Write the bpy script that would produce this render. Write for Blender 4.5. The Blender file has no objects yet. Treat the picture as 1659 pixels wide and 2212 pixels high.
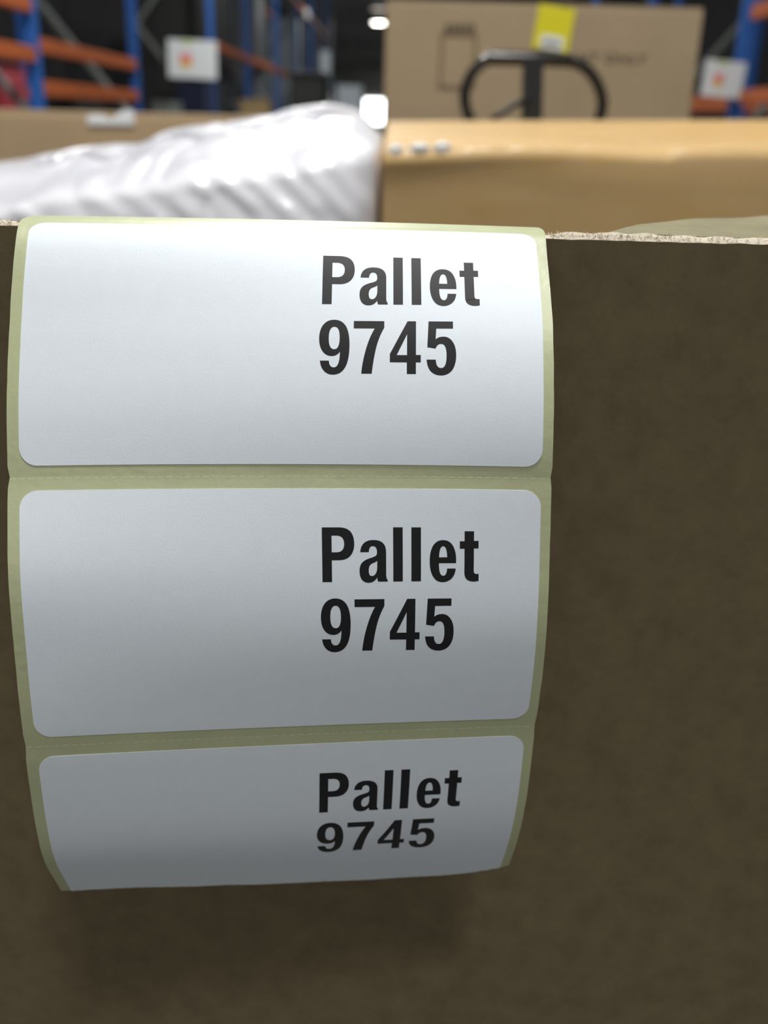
import bpy, bmesh, math, random
from mathutils import Vector, Matrix, noise
from mathutils.geometry import tessellate_polygon

scene = bpy.context.scene
C = scene.collection
random.seed(9745)

# ------------------------------------------------------------------ camera
CAM_Z = 1.40
FPX, CX, CY = 2150.0, 829.5, 1106.0
PITCH, ROLL = math.atan((1106 - 255) / FPX), math.radians(1.58)
FWD = Vector((0, math.cos(PITCH), -math.sin(PITCH)))
U0 = Vector((0, math.sin(PITCH), math.cos(PITCH)))
R0 = Vector((1, 0, 0))
RIGHT = R0 * math.cos(ROLL) + U0 * math.sin(ROLL)
UP = U0 * math.cos(ROLL) - R0 * math.sin(ROLL)
EYE = Vector((0, 0, CAM_Z))
cam = bpy.data.cameras.new('camera')
cam.sensor_fit = 'VERTICAL'
cam.sensor_height = 36.0
cam.lens = 36.0 * FPX / 2212.0
cam.clip_start = 0.01
cam.clip_end = 200
cam.dof.use_dof = True
cam.dof.focus_distance = 0.192
cam.dof.aperture_fstop = 14.0
cam_ob = bpy.data.objects.new('camera', cam)
C.objects.link(cam_ob)
m = Matrix((RIGHT, UP, -FWD)).transposed().to_4x4()
m.translation = EYE
cam_ob.matrix_world = m
scene.camera = cam_ob

# ------------------------------------------------------------------ world, exposure, lamp light
world = bpy.data.worlds.new('hall_ambience')
scene.world = world
world.use_nodes = True
bg = world.node_tree.nodes['Background']
bg.inputs[0].default_value = (0.93, 1.0, 1.06, 1)
bg.inputs[1].default_value = 0.295
vs = scene.view_settings
vs.view_transform = 'Standard'
vs.look = 'None'
vs.exposure = 0.0
vs.gamma = 1.0
vs.use_curve_mapping = False
LAMP_Z = 4.58
LAMPS = [(-0.05, 0.28, 79), (0.45, -1.30, 19), (-0.68, -8.0, 90), (-0.68, 5.0, 125), (-0.68, 11.0, 115),  # the lamp above the viewer is an added fill, evens the labels' shading
         (-0.68, 18.0, 50), (-0.68, 26.0, 40), (-0.60, 35.0, 30), (-0.68, 40.0, 30)]


# ------------------------------------------------------------------ helpers
def at(x, y, Y):
    """Point of the place at distance Y ahead of the eye, seen at x, y of the 1659 x 2212 frame."""
    d = FWD + RIGHT * ((x - CX) / FPX) - UP * ((y - CY) / FPX)
    return EYE + d * (Y / d.y)


def lerp(a, b, t):
    return a + (b - a) * t


def interp(t, tab):
    if t <= tab[0][0]:
        return tab[0][1]
    for (a, va), (b, vb) in zip(tab, tab[1:]):
        if t <= b:
            k = (t - a) / (b - a)
            return va + (vb - va) * k
    return tab[-1][1]


def mesh_ob(name, verts, faces, mat, parent=None, smooth=False, doubles=0.0):
    me = bpy.data.meshes.new(name)
    me.from_pydata([tuple(v) for v in verts], [], faces)
    me.materials.append(mat)
    bm = bmesh.new()
    bm.from_mesh(me)
    if doubles:
        bmesh.ops.remove_doubles(bm, verts=bm.verts, dist=doubles)
    bmesh.ops.recalc_face_normals(bm, faces=bm.faces)
    bm.to_mesh(me)
    bm.free()
    if smooth:
        for p in me.polygons:
            p.use_smooth = True
    ob = bpy.data.objects.new(name, me)
    C.objects.link(ob)
    ob.parent = parent
    return ob


def bm_ob(name, bm, mat, parent=None, smooth=False):
    me = bpy.data.meshes.new(name)
    bm.to_mesh(me)
    bm.free()
    me.materials.append(mat)
    if smooth:
        for p in me.polygons:
            p.use_smooth = True
    ob = bpy.data.objects.new(name, me)
    C.objects.link(ob)
    ob.parent = parent
    return ob


def empty(name, loc=(0, 0, 0)):
    o = bpy.data.objects.new(name, None)
    o.empty_display_size = 0.05
    C.objects.link(o)
    o.location = loc
    return o


def tag(o, label, cat, group=None):
    o['label'] = label
    o['category'] = cat
    if group:
        o['group'] = group
    return o


def add_box(bm, lo, hi, bevel=0.0, mat=None):
    r = bmesh.ops.create_cube(bm, size=1.0)
    vv = r['verts']
    for v in vv:
        v.co = Vector(((lo[i] + hi[i]) / 2 + v.co[i] * (hi[i] - lo[i]) for i in range(3)))
    if mat is not None:
        bmesh.ops.transform(bm, matrix=mat, verts=vv)
    if bevel:
        es = list({e for v in vv for e in v.link_edges})
        bmesh.ops.bevel(bm, geom=es, offset=bevel, segments=2, affect='EDGES', profile=0.6)
    return vv


def box_ob(name, lo, hi, mat, parent=None, bevel=0.0, rot=None):
    bm = bmesh.new()
    add_box(bm, lo, hi, bevel, rot)
    return bm_ob(name, bm, mat, parent)


def tube(name, pts, rad, mat, parent=None, seg=14, smooth=True, close_ends=True):
    """Round tube along a polyline; rad is a number or one per point."""
    pts = [Vector(p) for p in pts]
    n = len(pts)
    verts, faces = [], []
    ref = Vector((0.31, 0.93, 0.17)).normalized()
    for i, p in enumerate(pts):
        t = (pts[min(i + 1, n - 1)] - pts[max(i - 1, 0)]).normalized()
        if abs(t.dot(ref)) > 0.95:
            ref = Vector((0.9, 0.1, 0.3)).normalized()
        a = (ref - t * ref.dot(t)).normalized()
        b = t.cross(a)
        r = rad[i] if isinstance(rad, (list, tuple)) else rad
        for k in range(seg):
            w = 2 * math.pi * k / seg
            verts.append(p + (a * math.cos(w) + b * math.sin(w)) * r)
    for i in range(n - 1):
        for k in range(seg):
            k2 = (k + 1) % seg
            faces.append((i * seg + k, i * seg + k2, (i + 1) * seg + k2, (i + 1) * seg + k))
    if close_ends:
        faces.append(tuple(range(seg)))
        faces.append(tuple((n - 1) * seg + k for k in range(seg)))
    return mesh_ob(name, verts, faces, mat, parent, smooth)


def bar(bm, a, b, w, d, side=Vector((1, 0, 0))):
    """Rectangular bar from a to b; w across side, d across the other way."""
    a, b = Vector(a), Vector(b)
    t = (b - a).normalized()
    s = (side - t * side.dot(t)).normalized()
    q = t.cross(s)
    vv = []
    for p in (a, b):
        for i, j in ((-1, -1), (1, -1), (1, 1), (-1, 1)):
            vv.append(bm.verts.new(p + s * (i * w / 2) + q * (j * d / 2)))
    for f in ((0, 1, 2, 3), (7, 6, 5, 4), (0, 4, 5, 1), (1, 5, 6, 2), (2, 6, 7, 3), (3, 7, 4, 0)):
        bm.faces.new([vv[k] for k in f])


# ------------------------------------------------------------------ materials
def mat(name, color, rough=0.6, spec=0.4, var=0.0, scale=20.0, bump=0.0, bump_scale=200.0, coat=0.0,
        metal=0.0, emit=0.0, alpha=1.0, color2=None, stretch=(1, 1, 1), detail=4.0):
    mt = bpy.data.materials.new(name)
    mt.use_nodes = True
    nt = mt.node_tree
    b = nt.nodes['Principled BSDF']
    b.inputs['Base Color'].default_value = (*color, 1)
    b.inputs['Roughness'].default_value = rough
    b.inputs['Specular IOR Level'].default_value = spec
    b.inputs['Metallic'].default_value = metal
    b.inputs['Alpha'].default_value = alpha
    if coat:
        b.inputs['Coat Weight'].default_value = coat
        b.inputs['Coat Roughness'].default_value = 0.12
    if emit:
        b.inputs['Emission Color'].default_value = (*color, 1)
        b.inputs['Emission Strength'].default_value = emit
    tc = nt.nodes.new('ShaderNodeTexCoord')
    mp = nt.nodes.new('ShaderNodeMapping')
    mp.inputs['Scale'].default_value = stretch
    nt.links.new(tc.outputs['Object'], mp.inputs['Vector'])
    if var or color2:
        n = nt.nodes.new('ShaderNodeTexNoise')
        n.inputs['Scale'].default_value = scale
        n.inputs['Detail'].default_value = detail
        n.inputs['Roughness'].default_value = 0.6
        nt.links.new(mp.outputs['Vector'], n.inputs['Vector'])
        cr = nt.nodes.new('ShaderNodeValToRGB')
        cr.color_ramp.elements[0].position = 0.3
        cr.color_ramp.elements[1].position = 0.7
        c2 = color2 or tuple(min(1, c * (1 + var)) for c in color)
        c1 = color if color2 else tuple(c * (1 - var) for c in color)
        cr.color_ramp.elements[0].color = (*c1, 1)
        cr.color_ramp.elements[1].color = (*c2, 1)
        nt.links.new(n.outputs['Fac'], cr.inputs['Fac'])
        nt.links.new(cr.outputs['Color'], b.inputs['Base Color'])
    if bump:
        n2 = nt.nodes.new('ShaderNodeTexNoise')
        n2.inputs['Scale'].default_value = bump_scale
        n2.inputs['Detail'].default_value = 3
        nt.links.new(mp.outputs['Vector'], n2.inputs['Vector'])
        bp = nt.nodes.new('ShaderNodeBump')
        bp.inputs['Strength'].default_value = bump
        bp.inputs['Distance'].default_value = 0.002
        nt.links.new(n2.outputs['Fac'], bp.inputs['Height'])
        nt.links.new(bp.outputs['Normal'], b.inputs['Normal'])
    return mt


M = {
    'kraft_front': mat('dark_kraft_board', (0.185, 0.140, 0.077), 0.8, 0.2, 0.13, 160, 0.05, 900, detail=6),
    'kraft_core': mat('torn_board_core', (0.66, 0.58, 0.47), 0.9, 0.1, 0.06, 200, 0.1, 900),
    'kraft_inner': mat('inner_flap_board', (0.25, 0.22, 0.13), 0.7, 0.3, 0.15, 60, 0.2, 500),
    'kraft_wrap': mat('golden_kraft_board', (0.65, 0.40, 0.125), 0.6, 0.3, 0.06, 9, 0.08, 300),
    'kraft_big': mat('tall_carton_kraft', (0.41, 0.315, 0.20), 0.7, 0.3, 0.06, 5),
    'kraft_left': mat('grey_brown_kraft', (0.44, 0.315, 0.185), 0.7, 0.3, 0.07, 6),
    'kraft_small': mat('tan_goods_board', (0.33, 0.23, 0.11), 0.7, 0.3, 0.1, 6),
    'print': mat('carton_print_ink', (0.13, 0.10, 0.07), 0.7, 0.2),
    'print_soft': mat('faint_carton_print', (0.24, 0.185, 0.115), 0.7, 0.2),
    'paper': mat('label_paper', (0.80, 0.845, 0.90), 0.45, 0.32, 0.012, 300, 0.03, 2500),
    'liner': mat('glassine_liner', (0.49, 0.51, 0.29), 0.4, 0.8, 0.05, 60, 0.05, 500),
    'liner_nick': mat('perforation_fibre', (0.62, 0.63, 0.44), 0.6, 0.3),
    'ink': mat('thermal_ink', (0.012, 0.012, 0.013), 0.5, 0.25),
    'film': mat('white_stretch_film', (0.85, 0.835, 0.885), 0.3, 0.5, 0.03, 14, 0.12, 60, coat=0.25, stretch=(1, 0.6, 0.6)),
    'clear_film': mat('clear_stretch_film', (0.9, 0.9, 0.9), 0.16, 0.9, bump=0.4, bump_scale=60, alpha=0.11),
    'film_glint': mat('film_glint_white', (0.95, 0.93, 0.9), 0.12, 0.8, alpha=0.95),  # near-opaque white, paints the highlights on the clear film
    'black_metal': mat('black_coated_steel', (0.012, 0.012, 0.013), 0.22, 0.7),
    'grey_metal': mat('worn_steel', (0.25, 0.25, 0.26), 0.4, 0.5, metal=0.6),
    'rack_blue': mat('rack_blue_paint', (0.03, 0.13, 0.45), 0.45, 0.4, 0.06, 4),
    'rack_orange': mat('rack_orange_paint', (0.50, 0.115, 0.025), 0.45, 0.4, 0.08, 3),
    'rack_grey': mat('galvanised_brace', (0.17, 0.18, 0.165), 0.45, 0.4, 0.1, 6),
    'yellow': mat('yellow_tag_card', (0.80, 0.72, 0.025), 0.6, 0.3, 0.04, 30),
    'white': mat('white_card', (0.82, 0.84, 0.85), 0.6, 0.3),
    'pink': mat('pink_print', (0.88, 0.22, 0.26), 0.6, 0.2),
    'orange_print': mat('orange_print', (0.90, 0.36, 0.12), 0.6, 0.2),
    'yellow_print': mat('pale_orange_print', (0.90, 0.66, 0.22), 0.6, 0.2),
    'green': mat('lime_print', (0.55, 0.68, 0.10), 0.6, 0.2),
    'floor': mat('sealed_concrete', (0.21, 0.205, 0.195), 0.5, 0.4, 0.1, 1.5),
    'wall': mat('dark_cladding', (0.028, 0.027, 0.026), 0.8, 0.2, 0.1, 0.6),
    'dark': mat('black_plastic', (0.022, 0.022, 0.02), 0.5, 0.3),
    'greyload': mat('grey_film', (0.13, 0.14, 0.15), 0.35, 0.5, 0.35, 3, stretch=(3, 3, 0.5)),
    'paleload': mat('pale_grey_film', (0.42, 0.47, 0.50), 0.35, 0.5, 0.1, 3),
    'red': mat('red_sacking', (0.45, 0.05, 0.07), 0.7, 0.3, 0.2, 8),
    'blue_goods': mat('dull_blue_tote', (0.018, 0.024, 0.06), 0.5, 0.3),
    'wood': mat('pallet_wood', (0.30, 0.21, 0.12), 0.8, 0.2, 0.15, 10, stretch=(1, 8, 8)),
    'lamp_dim': mat('aged_lamp_lens', (1.0, 0.85, 0.68), 0.4, emit=1.4),
    'wall_far': mat('far_cladding', (0.12, 0.115, 0.105), 0.8, 0.2, 0.5, 0.5, stretch=(0.3, 1, 2.5)),
    'lamp': mat('lamp_lens', (1.0, 0.97, 0.88), 0.4, emit=34.0),
    'daylight': mat('daylight_doorway', (0.95, 0.97, 1.0), 0.5, emit=7.0),
    'rubber': mat('grey_wheel_rubber', (0.05, 0.05, 0.05), 0.7, 0.3),
}

_b = M['film'].node_tree.nodes['Principled BSDF']       # milky film over white goods lets light through
_b.inputs['Subsurface Weight'].default_value = 0.35
_b.inputs['Subsurface Radius'].default_value = (1.0, 1.0, 1.0)
_b.inputs['Subsurface Scale'].default_value = 0.05

# ------------------------------------------------------------------ the hall
def structure(o):
    o['kind'] = 'structure'
    return o


structure(box_ob('floor', (-9, -9, -0.1), (9, 47, 0.0), M['floor']))
structure(box_ob('wall_left', (-4.7, -9, 0), (-4.5, 47, 7.2), M['wall']))
structure(box_ob('wall_right', (4.5, -9, 0), (4.7, 47, 7.2), M['wall']))
wall_back = structure(box_ob('wall_back', (-4.5, 46.0, 0), (4.5, 46.2, 7.2), M['wall_far']))
a, b = at(788, 214, 45.9), at(840, 268, 45.9)
structure(box_ob('window_1', (a.x, 45.90, b.z), (b.x, 45.98, a.z), M['daylight']))

# ------------------------------------------------------------------ hanging lamps
def lamp(x, y, power, label):
    r = empty('high_bay_lamp', (x, y, LAMP_Z))
    tag(r, label, 'lamp', 'round warehouse lamps above the aisle')
    n = 28
    prof = [(0.0, 0.34), (0.09, 0.34), (0.10, 0.16), (0.19, 0.10), (0.25, 0.0), (0.235, 0.0), (0.18, 0.09), (0.0, 0.12)]
    vv, ff = [], []
    for k in range(n):
        w = 2 * math.pi * k / n
        for (pr, pz) in prof:
            vv.append((math.cos(w) * max(pr, 0.0005), math.sin(w) * max(pr, 0.0005), pz))
    q = len(prof)
    for k in range(n):
        for j in range(q - 1):
            ff.append((k * q + j, ((k + 1) % n) * q + j, ((k + 1) % n) * q + j + 1, k * q + j + 1))
    mesh_ob('housing', vv, ff, M['grey_metal'], r, True)
    lv = [(math.cos(2 * math.pi * k / n) * 0.232, math.sin(2 * math.pi * k / n) * 0.232, z) for z in (0.004, 0.016) for k in range(n)]
    lf = [tuple(range(n))[::-1], tuple(range(n, 2 * n))] + [(k, (k + 1) % n, n + (k + 1) % n, n + k) for k in range(n)]
    mesh_ob('lens', lv, lf, M['lamp_dim'] if 30 < y < 36 else M['lamp'], r)
    tube('hanger', [(0, 0, 0.33), (0, 0, 1.7)], 0.012, M['grey_metal'], r, 8)
    li = bpy.data.lights.new('lamp_light', 'AREA')
    li.shape = 'DISK'
    li.size = 0.46
    li.energy = power
    li.color = (0.99, 1.0, 0.985)
    lo = bpy.data.objects.new('lamp_light', li)
    C.objects.link(lo)
    lo.parent = r
    lo.location = (0, 0, -0.01)


for i, (x, y, p) in enumerate(LAMPS):
    lamp(x, y, p, 'round high bay lamp hanging over the aisle, ' +
         ['straight above the label strip', 'added as fill light above the viewer', 'far behind the viewer', 'first beyond the tall carton', 'second beyond the tall carton',
          'third beyond the tall carton', 'fourth beyond the tall carton', 'upper dim one beside the tall carton',
          'brightest low one beside the tall carton'][i])

# ------------------------------------------------------------------ pallet racks
XL, XR, RD = -2.2, 2.2, 0.92


def make_rack(name, label, x_front, side, frames, beams):
    """side -1: the rack goes off to the left. frames: distances; beams: (from, to, height above eye)."""
    r = empty(name, (x_front, frames[0], 0))
    tag(r, label, 'rack', 'blue and orange pallet racks')
    inv = Matrix.Translation((-x_front, -frames[0], 0))

    def part(nm, bm, mt):
        bmesh.ops.transform(bm, matrix=inv, verts=bm.verts)
        bmesh.ops.recalc_face_normals(bm, faces=bm.faces)
        return bm_ob(nm, bm, mt, r)
    for y in frames:
        for k in (0, 1):
            bm = bmesh.new()
            xx = x_front + side * RD * k
            # open C-shaped upright: web and two flanges
            add_box(bm, (xx - 0.034, y - 0.03, 0.01), (xx + 0.034, y - 0.022, 5.0))
            add_box(bm, (xx - 0.034, y - 0.022, 0.01), (xx - 0.026, y + 0.022, 5.0))
            add_box(bm, (xx + 0.026, y - 0.022, 0.01), (xx + 0.034, y + 0.022, 5.0))
            part('upright', bm, M['rack_blue'])
            bm = bmesh.new()
            add_box(bm, (xx - 0.07, y - 0.07, 0.0), (xx + 0.07, y + 0.07, 0.01))
            part('foot_plate', bm, M['rack_blue'])
        z, up = 0.35, True
        while z < 4.2:
            bm = bmesh.new()
            x0, x1 = x_front + side * 0.05, x_front + side * (RD - 0.05)
            if up:
                x0, x1 = x1, x0
            bar(bm, (x0, y, z), (x1, y, z + 1.0), 0.05, 0.04, Vector((0, 1, 0)))
            part('brace', bm, M['rack_grey'])
            z += 1.0
            up = not up
    for y0, y1, h, sides in beams:
        for k in sides:
            bm = bmesh.new()
            xx = x_front + side * (RD * k) + (0.0 if k == 0 else 0.0)
            add_box(bm, (xx - 0.03, y0 + 0.05, CAM_Z + h - 0.042), (xx + 0.03, y1 - 0.05, CAM_Z + h + 0.042), 0.006)
            part('beam', bm, M['rack_orange'])
    for (yt, h) in ((26.6, 2.28),) if side < 0 else ():
        bm = bmesh.new()
        add_box(bm, (x_front + 0.031, yt - 0.55, CAM_Z + h - 0.09), (x_front + 0.036, yt + 0.55, CAM_Z + h + 0.09))
        part('beam_tag', bm, M['white'])
    return r


make_rack('pallet_rack', 'blue pallet rack with orange beams left of the aisle', XL, -1, [4.2, 6.62, 9.14, 12.97, 16.06, 20.0, 24.0, 28.0, 34.0],
          [(4.2, 6.62, 0.30, (0,)), (4.2, 6.62, 0.57, (0,)), (6.62, 9.14, 0.12, (0, 1)), (6.62, 9.14, 0.36, (0,)), (9.14, 12.97, 0.14, (1,)),
           (12.97, 16.06, 0.76, (0,)), (16.06, 20.0, 0.76, (0, 1)), (20.0, 24.0, 0.76, (0, 1)), (20.0, 24.0, 2.28, (0, 1)),
           (24.0, 28.0, 0.76, (0, 1)), (24.0, 28.0, 2.28, (0, 1)), (28.0, 34.0, 2.28, (0, 1))])
make_rack('pallet_rack', 'blue pallet rack with orange beams on the right, behind the tall carton', XR, 1, [4.6, 7.0, 9.6, 12.4],
          [(4.6, 6.89, 0.18, (0, 1)), (4.6, 6.89, 0.66, (0, 1)), (7.0, 9.6, 0.16, (0, 1)), (9.6, 12.4, 0.18, (0, 1))])


def shelf_box(name, px0, py0, px1, py1, Y, depth, mt, label, cat, group='goods stored in the racks', floor_box=False, bevel=0.01):
    a, b = at(px0, py1, Y), at(px1, py0, Y)
    z0 = 0.0 if floor_box else a.z
    r = empty(name, ((a.x + b.x) / 2, Y, z0))
    w, h = (b.x - a.x) / 2, b.z - z0
    box_ob('body', (-w, 0, 0), (w, depth, h), mt, r, bevel)
    box_ob('lid', (-w * 1.04, -0.01, h), (w * 1.04, depth + 0.01, h + 0.02), mt, r, 0.004)
    tag(r, label, cat, group)
    return r


# ------------------------------------------------------------------ placards on the rack posts
def placard(x0, y0, x1, y1, Y, label, lean=0.0):
    a, b = at(x0, y1, Y), at(x1, y0, Y)
    r = empty('rack_placard', ((a.x + b.x) / 2, Y, (a.z + b.z) / 2))
    w, h = (b.x - a.x), (b.z - a.z)
    box_ob('board', (-w / 2, -0.004, -h / 2), (w / 2, 0.004, h / 2), M['white'], r, 0.002)
    box_ob('lime_bar', (-w * 0.22, -0.0065, h * 0.40), (w * 0.02, -0.004, h * 0.47), M['green'], r)
    cx = -w * 0.13
    for nm, mt, z0, z1, ww in (('pink_print', 'pink', 0.0, 0.13, 0.12), ('orange_print', 'orange_print', -0.13, 0.0, 0.125), ('pale_orange_print', 'yellow_print', -0.24, -0.13, 0.10)):
        bm = bmesh.new()
        add_box(bm, (cx - w * ww, -0.0065, h * z0), (cx + w * ww, -0.004, h * z1), 0.0)
        bm_ob(nm, bm, M[mt], r)
    box_ob('mounting_clip', (w * 0.30, 0.004, -0.03), (w * 0.42, 0.03, 0.03), M['grey_metal'], r)
    r.rotation_euler = (0, lean, 0)
    return tag(r, label, 'placard', 'white placards on the racks')


placard(365, 88, 467, 168, 12.88, 'white placard with pink and orange print on the third blue post, left of the aisle', math.radians(1.2))
placard(1514, 133, 1612, 209, 6.90, 'white placard with pink and orange print on the right-hand rack', math.radians(3.5))

# ------------------------------------------------------------------ goods in the background
shelf_box('red_sack_bundle', -70, 148, 2, 230, 7.2, 0.5, M['red'], 'dull red bundle at the left edge of the photo', 'bundle', floor_box=True, bevel=0.05)
shelf_box('storage_tote', 112, 223, 170, 240, 7.3, 0.6, M['dark'], 'black tote under the lower orange beam, right of the nearest blue post', 'tote', floor_box=True)
shelf_box('storage_tote', 385, 184, 440, 246, 10.6, 0.6, M['blue_goods'], 'dull blue tote beneath the white placard', 'tote', floor_box=True)
shelf_box('goods_carton', 520, 219, 580, 262, 14.0, 0.5, M['kraft_small'], 'small tan carton just above the white wrapped load', 'carton', floor_box=True)
shelf_box('goods_carton', 330, 224, 366, 262, 9.8, 0.6, M['rack_grey'], 'grey carton low between the second and third blue posts', 'carton', floor_box=True)
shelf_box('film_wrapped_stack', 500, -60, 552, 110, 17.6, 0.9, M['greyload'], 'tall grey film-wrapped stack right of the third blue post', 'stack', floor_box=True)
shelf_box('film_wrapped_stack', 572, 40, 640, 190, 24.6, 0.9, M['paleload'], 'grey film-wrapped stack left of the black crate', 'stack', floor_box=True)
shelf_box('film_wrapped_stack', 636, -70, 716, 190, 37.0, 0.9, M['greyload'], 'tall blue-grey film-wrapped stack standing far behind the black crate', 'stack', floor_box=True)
shelf_box('film_wrapped_stack', 692, 112, 713, 190, 20.0, 0.3, M['paleload'], 'narrow pale strip standing in for the sheen on the wrapped stack behind the black crate', 'stack', floor_box=True)  # bright sheen of the wrapped stack, built as a pale box
bp = empty('rack_shade_block', (-2.68, 13.35, 0))  # added black block for the shade deep in the rack, hides rear posts
box_ob('shade_block_body', (-0.32, 0, 0.14), (0.32, 2.2, 3.3), M['dark'], bp, 0.03)
box_ob('pallet_deck', (-0.33, -0.01, 0.0), (0.33, 2.21, 0.13), M['wood'], bp)
tag(bp, 'tall black block standing in for the shade in the rack behind the white placard', 'pallet load', 'goods stored in the racks')
shelf_box('black_crate', 628, 164, 700, 240, 6.0, 0.5, M['dark'], 'black crate rising above the white wrapped load', 'crate', floor_box=True)
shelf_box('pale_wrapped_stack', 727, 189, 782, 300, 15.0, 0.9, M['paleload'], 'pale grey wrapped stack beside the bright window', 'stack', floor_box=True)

# ------------------------------------------------------------------ tall carton behind the pallet truck
YB = 2.2
bl, br_ = at(834, 3, YB), at(1524, 3, YB)
tall = empty('tall_carton', ((bl.x + br_.x) / 2, YB, 0))
tag(tall, 'tall brown carton with faint print and a yellow tag, behind the pallet truck handle', 'carton')
tw, th, td = (br_.x - bl.x) / 2, bl.z, 0.7
box_ob('carton_body', (-tw, 0, 0), (tw, td, th), M['kraft_big'], tall, 0.006)
box_ob('top_flap', (-tw, 0.002, th), (tw - 0.002, td / 2 - 0.002, th + 0.004), M['kraft_big'], tall)
box_ob('top_flap', (-tw, td / 2 + 0.002, th), (tw - 0.002, td, th + 0.004), M['kraft_big'], tall)
box_ob('closing_tape', (-tw * 0.98, td / 2 - 0.03, th + 0.004), (tw * 0.98, td / 2 + 0.03, th + 0.0046), M['kraft_wrap'], tall)


def on_tall(px, py, dy=-0.0012):
    p = at(px, py, YB + dy)
    return Vector((p.x - tall.location.x, dy, p.z))


def strip_on_tall(nm, p0, p1, wpx, mt):
    a, b = on_tall(*p0), on_tall(*p1)
    bm = bmesh.new()
    bar(bm, a, b, 0.0015, wpx / FPX * YB * 1.05, Vector((0, 1, 0)))
    return bm_ob(nm, bm, mt, tall)


# printed frame with a heading of small characters
for p0, p1 in (((955, 72), (950, 188)), ((1028, 74), (1023, 188)), ((955, 72), (1028, 74)), ((950, 187), (1023, 189))):
    strip_on_tall('printed_frame_line', p0, p1, 7, M['print_soft'])


def text_mesh(nm, body, p_left, h, width, mt, parent, thick=0.0006):
    cu = bpy.data.curves.new(nm, 'FONT')
    cu.body = body
    cu.extrude = thick / 2
    cu.offset = 0.012
    tmp = bpy.data.objects.new(nm + '_tmp', cu)
    C.objects.link(tmp)
    bpy.context.view_layer.update()
    me = bpy.data.meshes.new_from_object(tmp.evaluated_get(bpy.context.evaluated_depsgraph_get()))
    bpy.data.objects.remove(tmp)
    xs = [v.co.x for v in me.vertices]
    ys = [v.co.y for v in me.vertices]
    sx, sy = width / (max(xs) - min(xs)), h / (max(ys) - min(ys))
    x0, y0 = min(xs), min(ys)
    for v in me.vertices:
        v.co = Vector((p_left.x + (v.co.x - x0) * sx, p_left.y - v.co.z, p_left.z + (v.co.y - y0) * sy))
    me.materials.clear()
    me.materials.append(mt)
    ob = bpy.data.objects.new(nm, me)
    C.objects.link(ob)
    ob.parent = parent
    return ob


k = YB / FPX * 1.06
text_mesh('printed_lettering', 'NT ONLY', on_tall(1248, 134), 16 * k, 128 * k, M['print'], tall)
for i, (x0, wd) in enumerate(((962, 11), (976, 9), (988, 12), (1003, 8), (1014, 11))):     # smudged heading over the frame
    strip_on_tall('printed_heading_mark', (x0, 61), (x0 + wd, 61.3), 15, M['print'])
strip_on_tall('hand_slot', (1224, -4), (1223, 20), 15, M['print'])

tagb = empty('yellow_tag', at(1196, 62, YB - 0.006))
tag(tagb, 'yellow tag with a white patch stuck on the tall carton', 'tag')
q = YB / FPX * 1.05
box_ob('card', (-34 * q, -0.001, -37 * q), (34 * q, 0.001, 37 * q), M['yellow'], tagb, 0.0008)
box_ob('white_patch', (-20 * q, -0.002, -35 * q), (22 * q, -0.001, -12 * q), M['white'], tagb)
box_ob('barcode_line', (-15 * q, -0.0026, -28 * q), (16 * q, -0.002, -22 * q), M['rack_grey'], tagb)
tagb.rotation_euler = (0, math.radians(6.5), 0)

# ------------------------------------------------------------------ pallet truck (its handle shows above the wrapped carton)
YH = 1.4
jack = empty('pallet_truck', (at(1150, 125, YH).x, YH, 0))
tag(jack, 'black pallet truck handle with two loops, in front of the tall carton', 'pallet truck')


def jp(px, py, dy=0.0):
    p = at(px, py, YH + dy)
    return Vector((p.x - jack.location.x, p.y - YH, p.z))


def smooth_path(ctrl, n=10):
    out = []
    c = [ctrl[0]] + list(ctrl) + [ctrl[-1]]
    for i in range(1, len(c) - 2):
        p0, p1, p2, p3 = c[i - 1:i + 3]
        for s in range(n):
            t = s / n
            out.append(0.5 * ((2 * p1) + (-p0 + p2) * t + (2 * p0 - 5 * p1 + 4 * p2 - p3) * t * t + (-p0 + 3 * p1 - 3 * p2 + p3) * t ** 3))
    out.append(Vector(ctrl[-1]))
    return out


rr = 10.5 * YH / FPX * 1.04
left_loop = [jp(*p) for p in ((1062, 128), (1040, 138), (1018, 162), (1005, 196), (1006, 232), (1020, 266), (1050, 300), (1100, 325), (1146, 335))]
right_loop = [jp(*p) for p in ((1228, 132), (1256, 142), (1280, 164), (1297, 198), (1301, 232), (1290, 266), (1262, 300), (1210, 325), (1150, 335))]
tube('handle_loop', smooth_path(left_loop, 8), rr, M['black_metal'], jack)
tube('handle_loop', smooth_path(right_loop, 8), rr, M['black_metal'], jack)
tube('handle_grip', [jp(1050, 127), jp(1056, 126), jp(1062, 126), jp(1150, 127), jp(1228, 131), jp(1236, 133)],
     [rr * 0.9, rr * 1.18, rr * 1.22, rr * 1.22, rr * 1.2, rr * 0.9], M['black_metal'], jack, 18)
bm = bmesh.new()
bar(bm, jp(1151, 130), jp(1146, 340), 38 * YH / FPX * 1.04, 0.018, Vector((1, 0, 0)))
bm_ob('centre_post', bm, M['black_metal'], jack)
tube('release_lever', [jp(1142, 214, -0.012), jp(1112, 226, -0.02), jp(1082, 246, -0.03), jp(1062, 258, -0.034)], [0.0048, 0.0042, 0.0042, 0.0036], M['dark'], jack, 10)
e0 = jp(1148, 335)
tube('shaft', [e0, e0 + Vector((0, 0.02, -0.5)), Vector((e0.x, 0.08, 0.35))], 0.02, M['black_metal'], jack)
box_ob('pump_body', (e0.x - 0.08, 0.02, 0.10), (e0.x + 0.08, 0.20, 0.36), M['rack_orange'], jack, 0.02)
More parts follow.
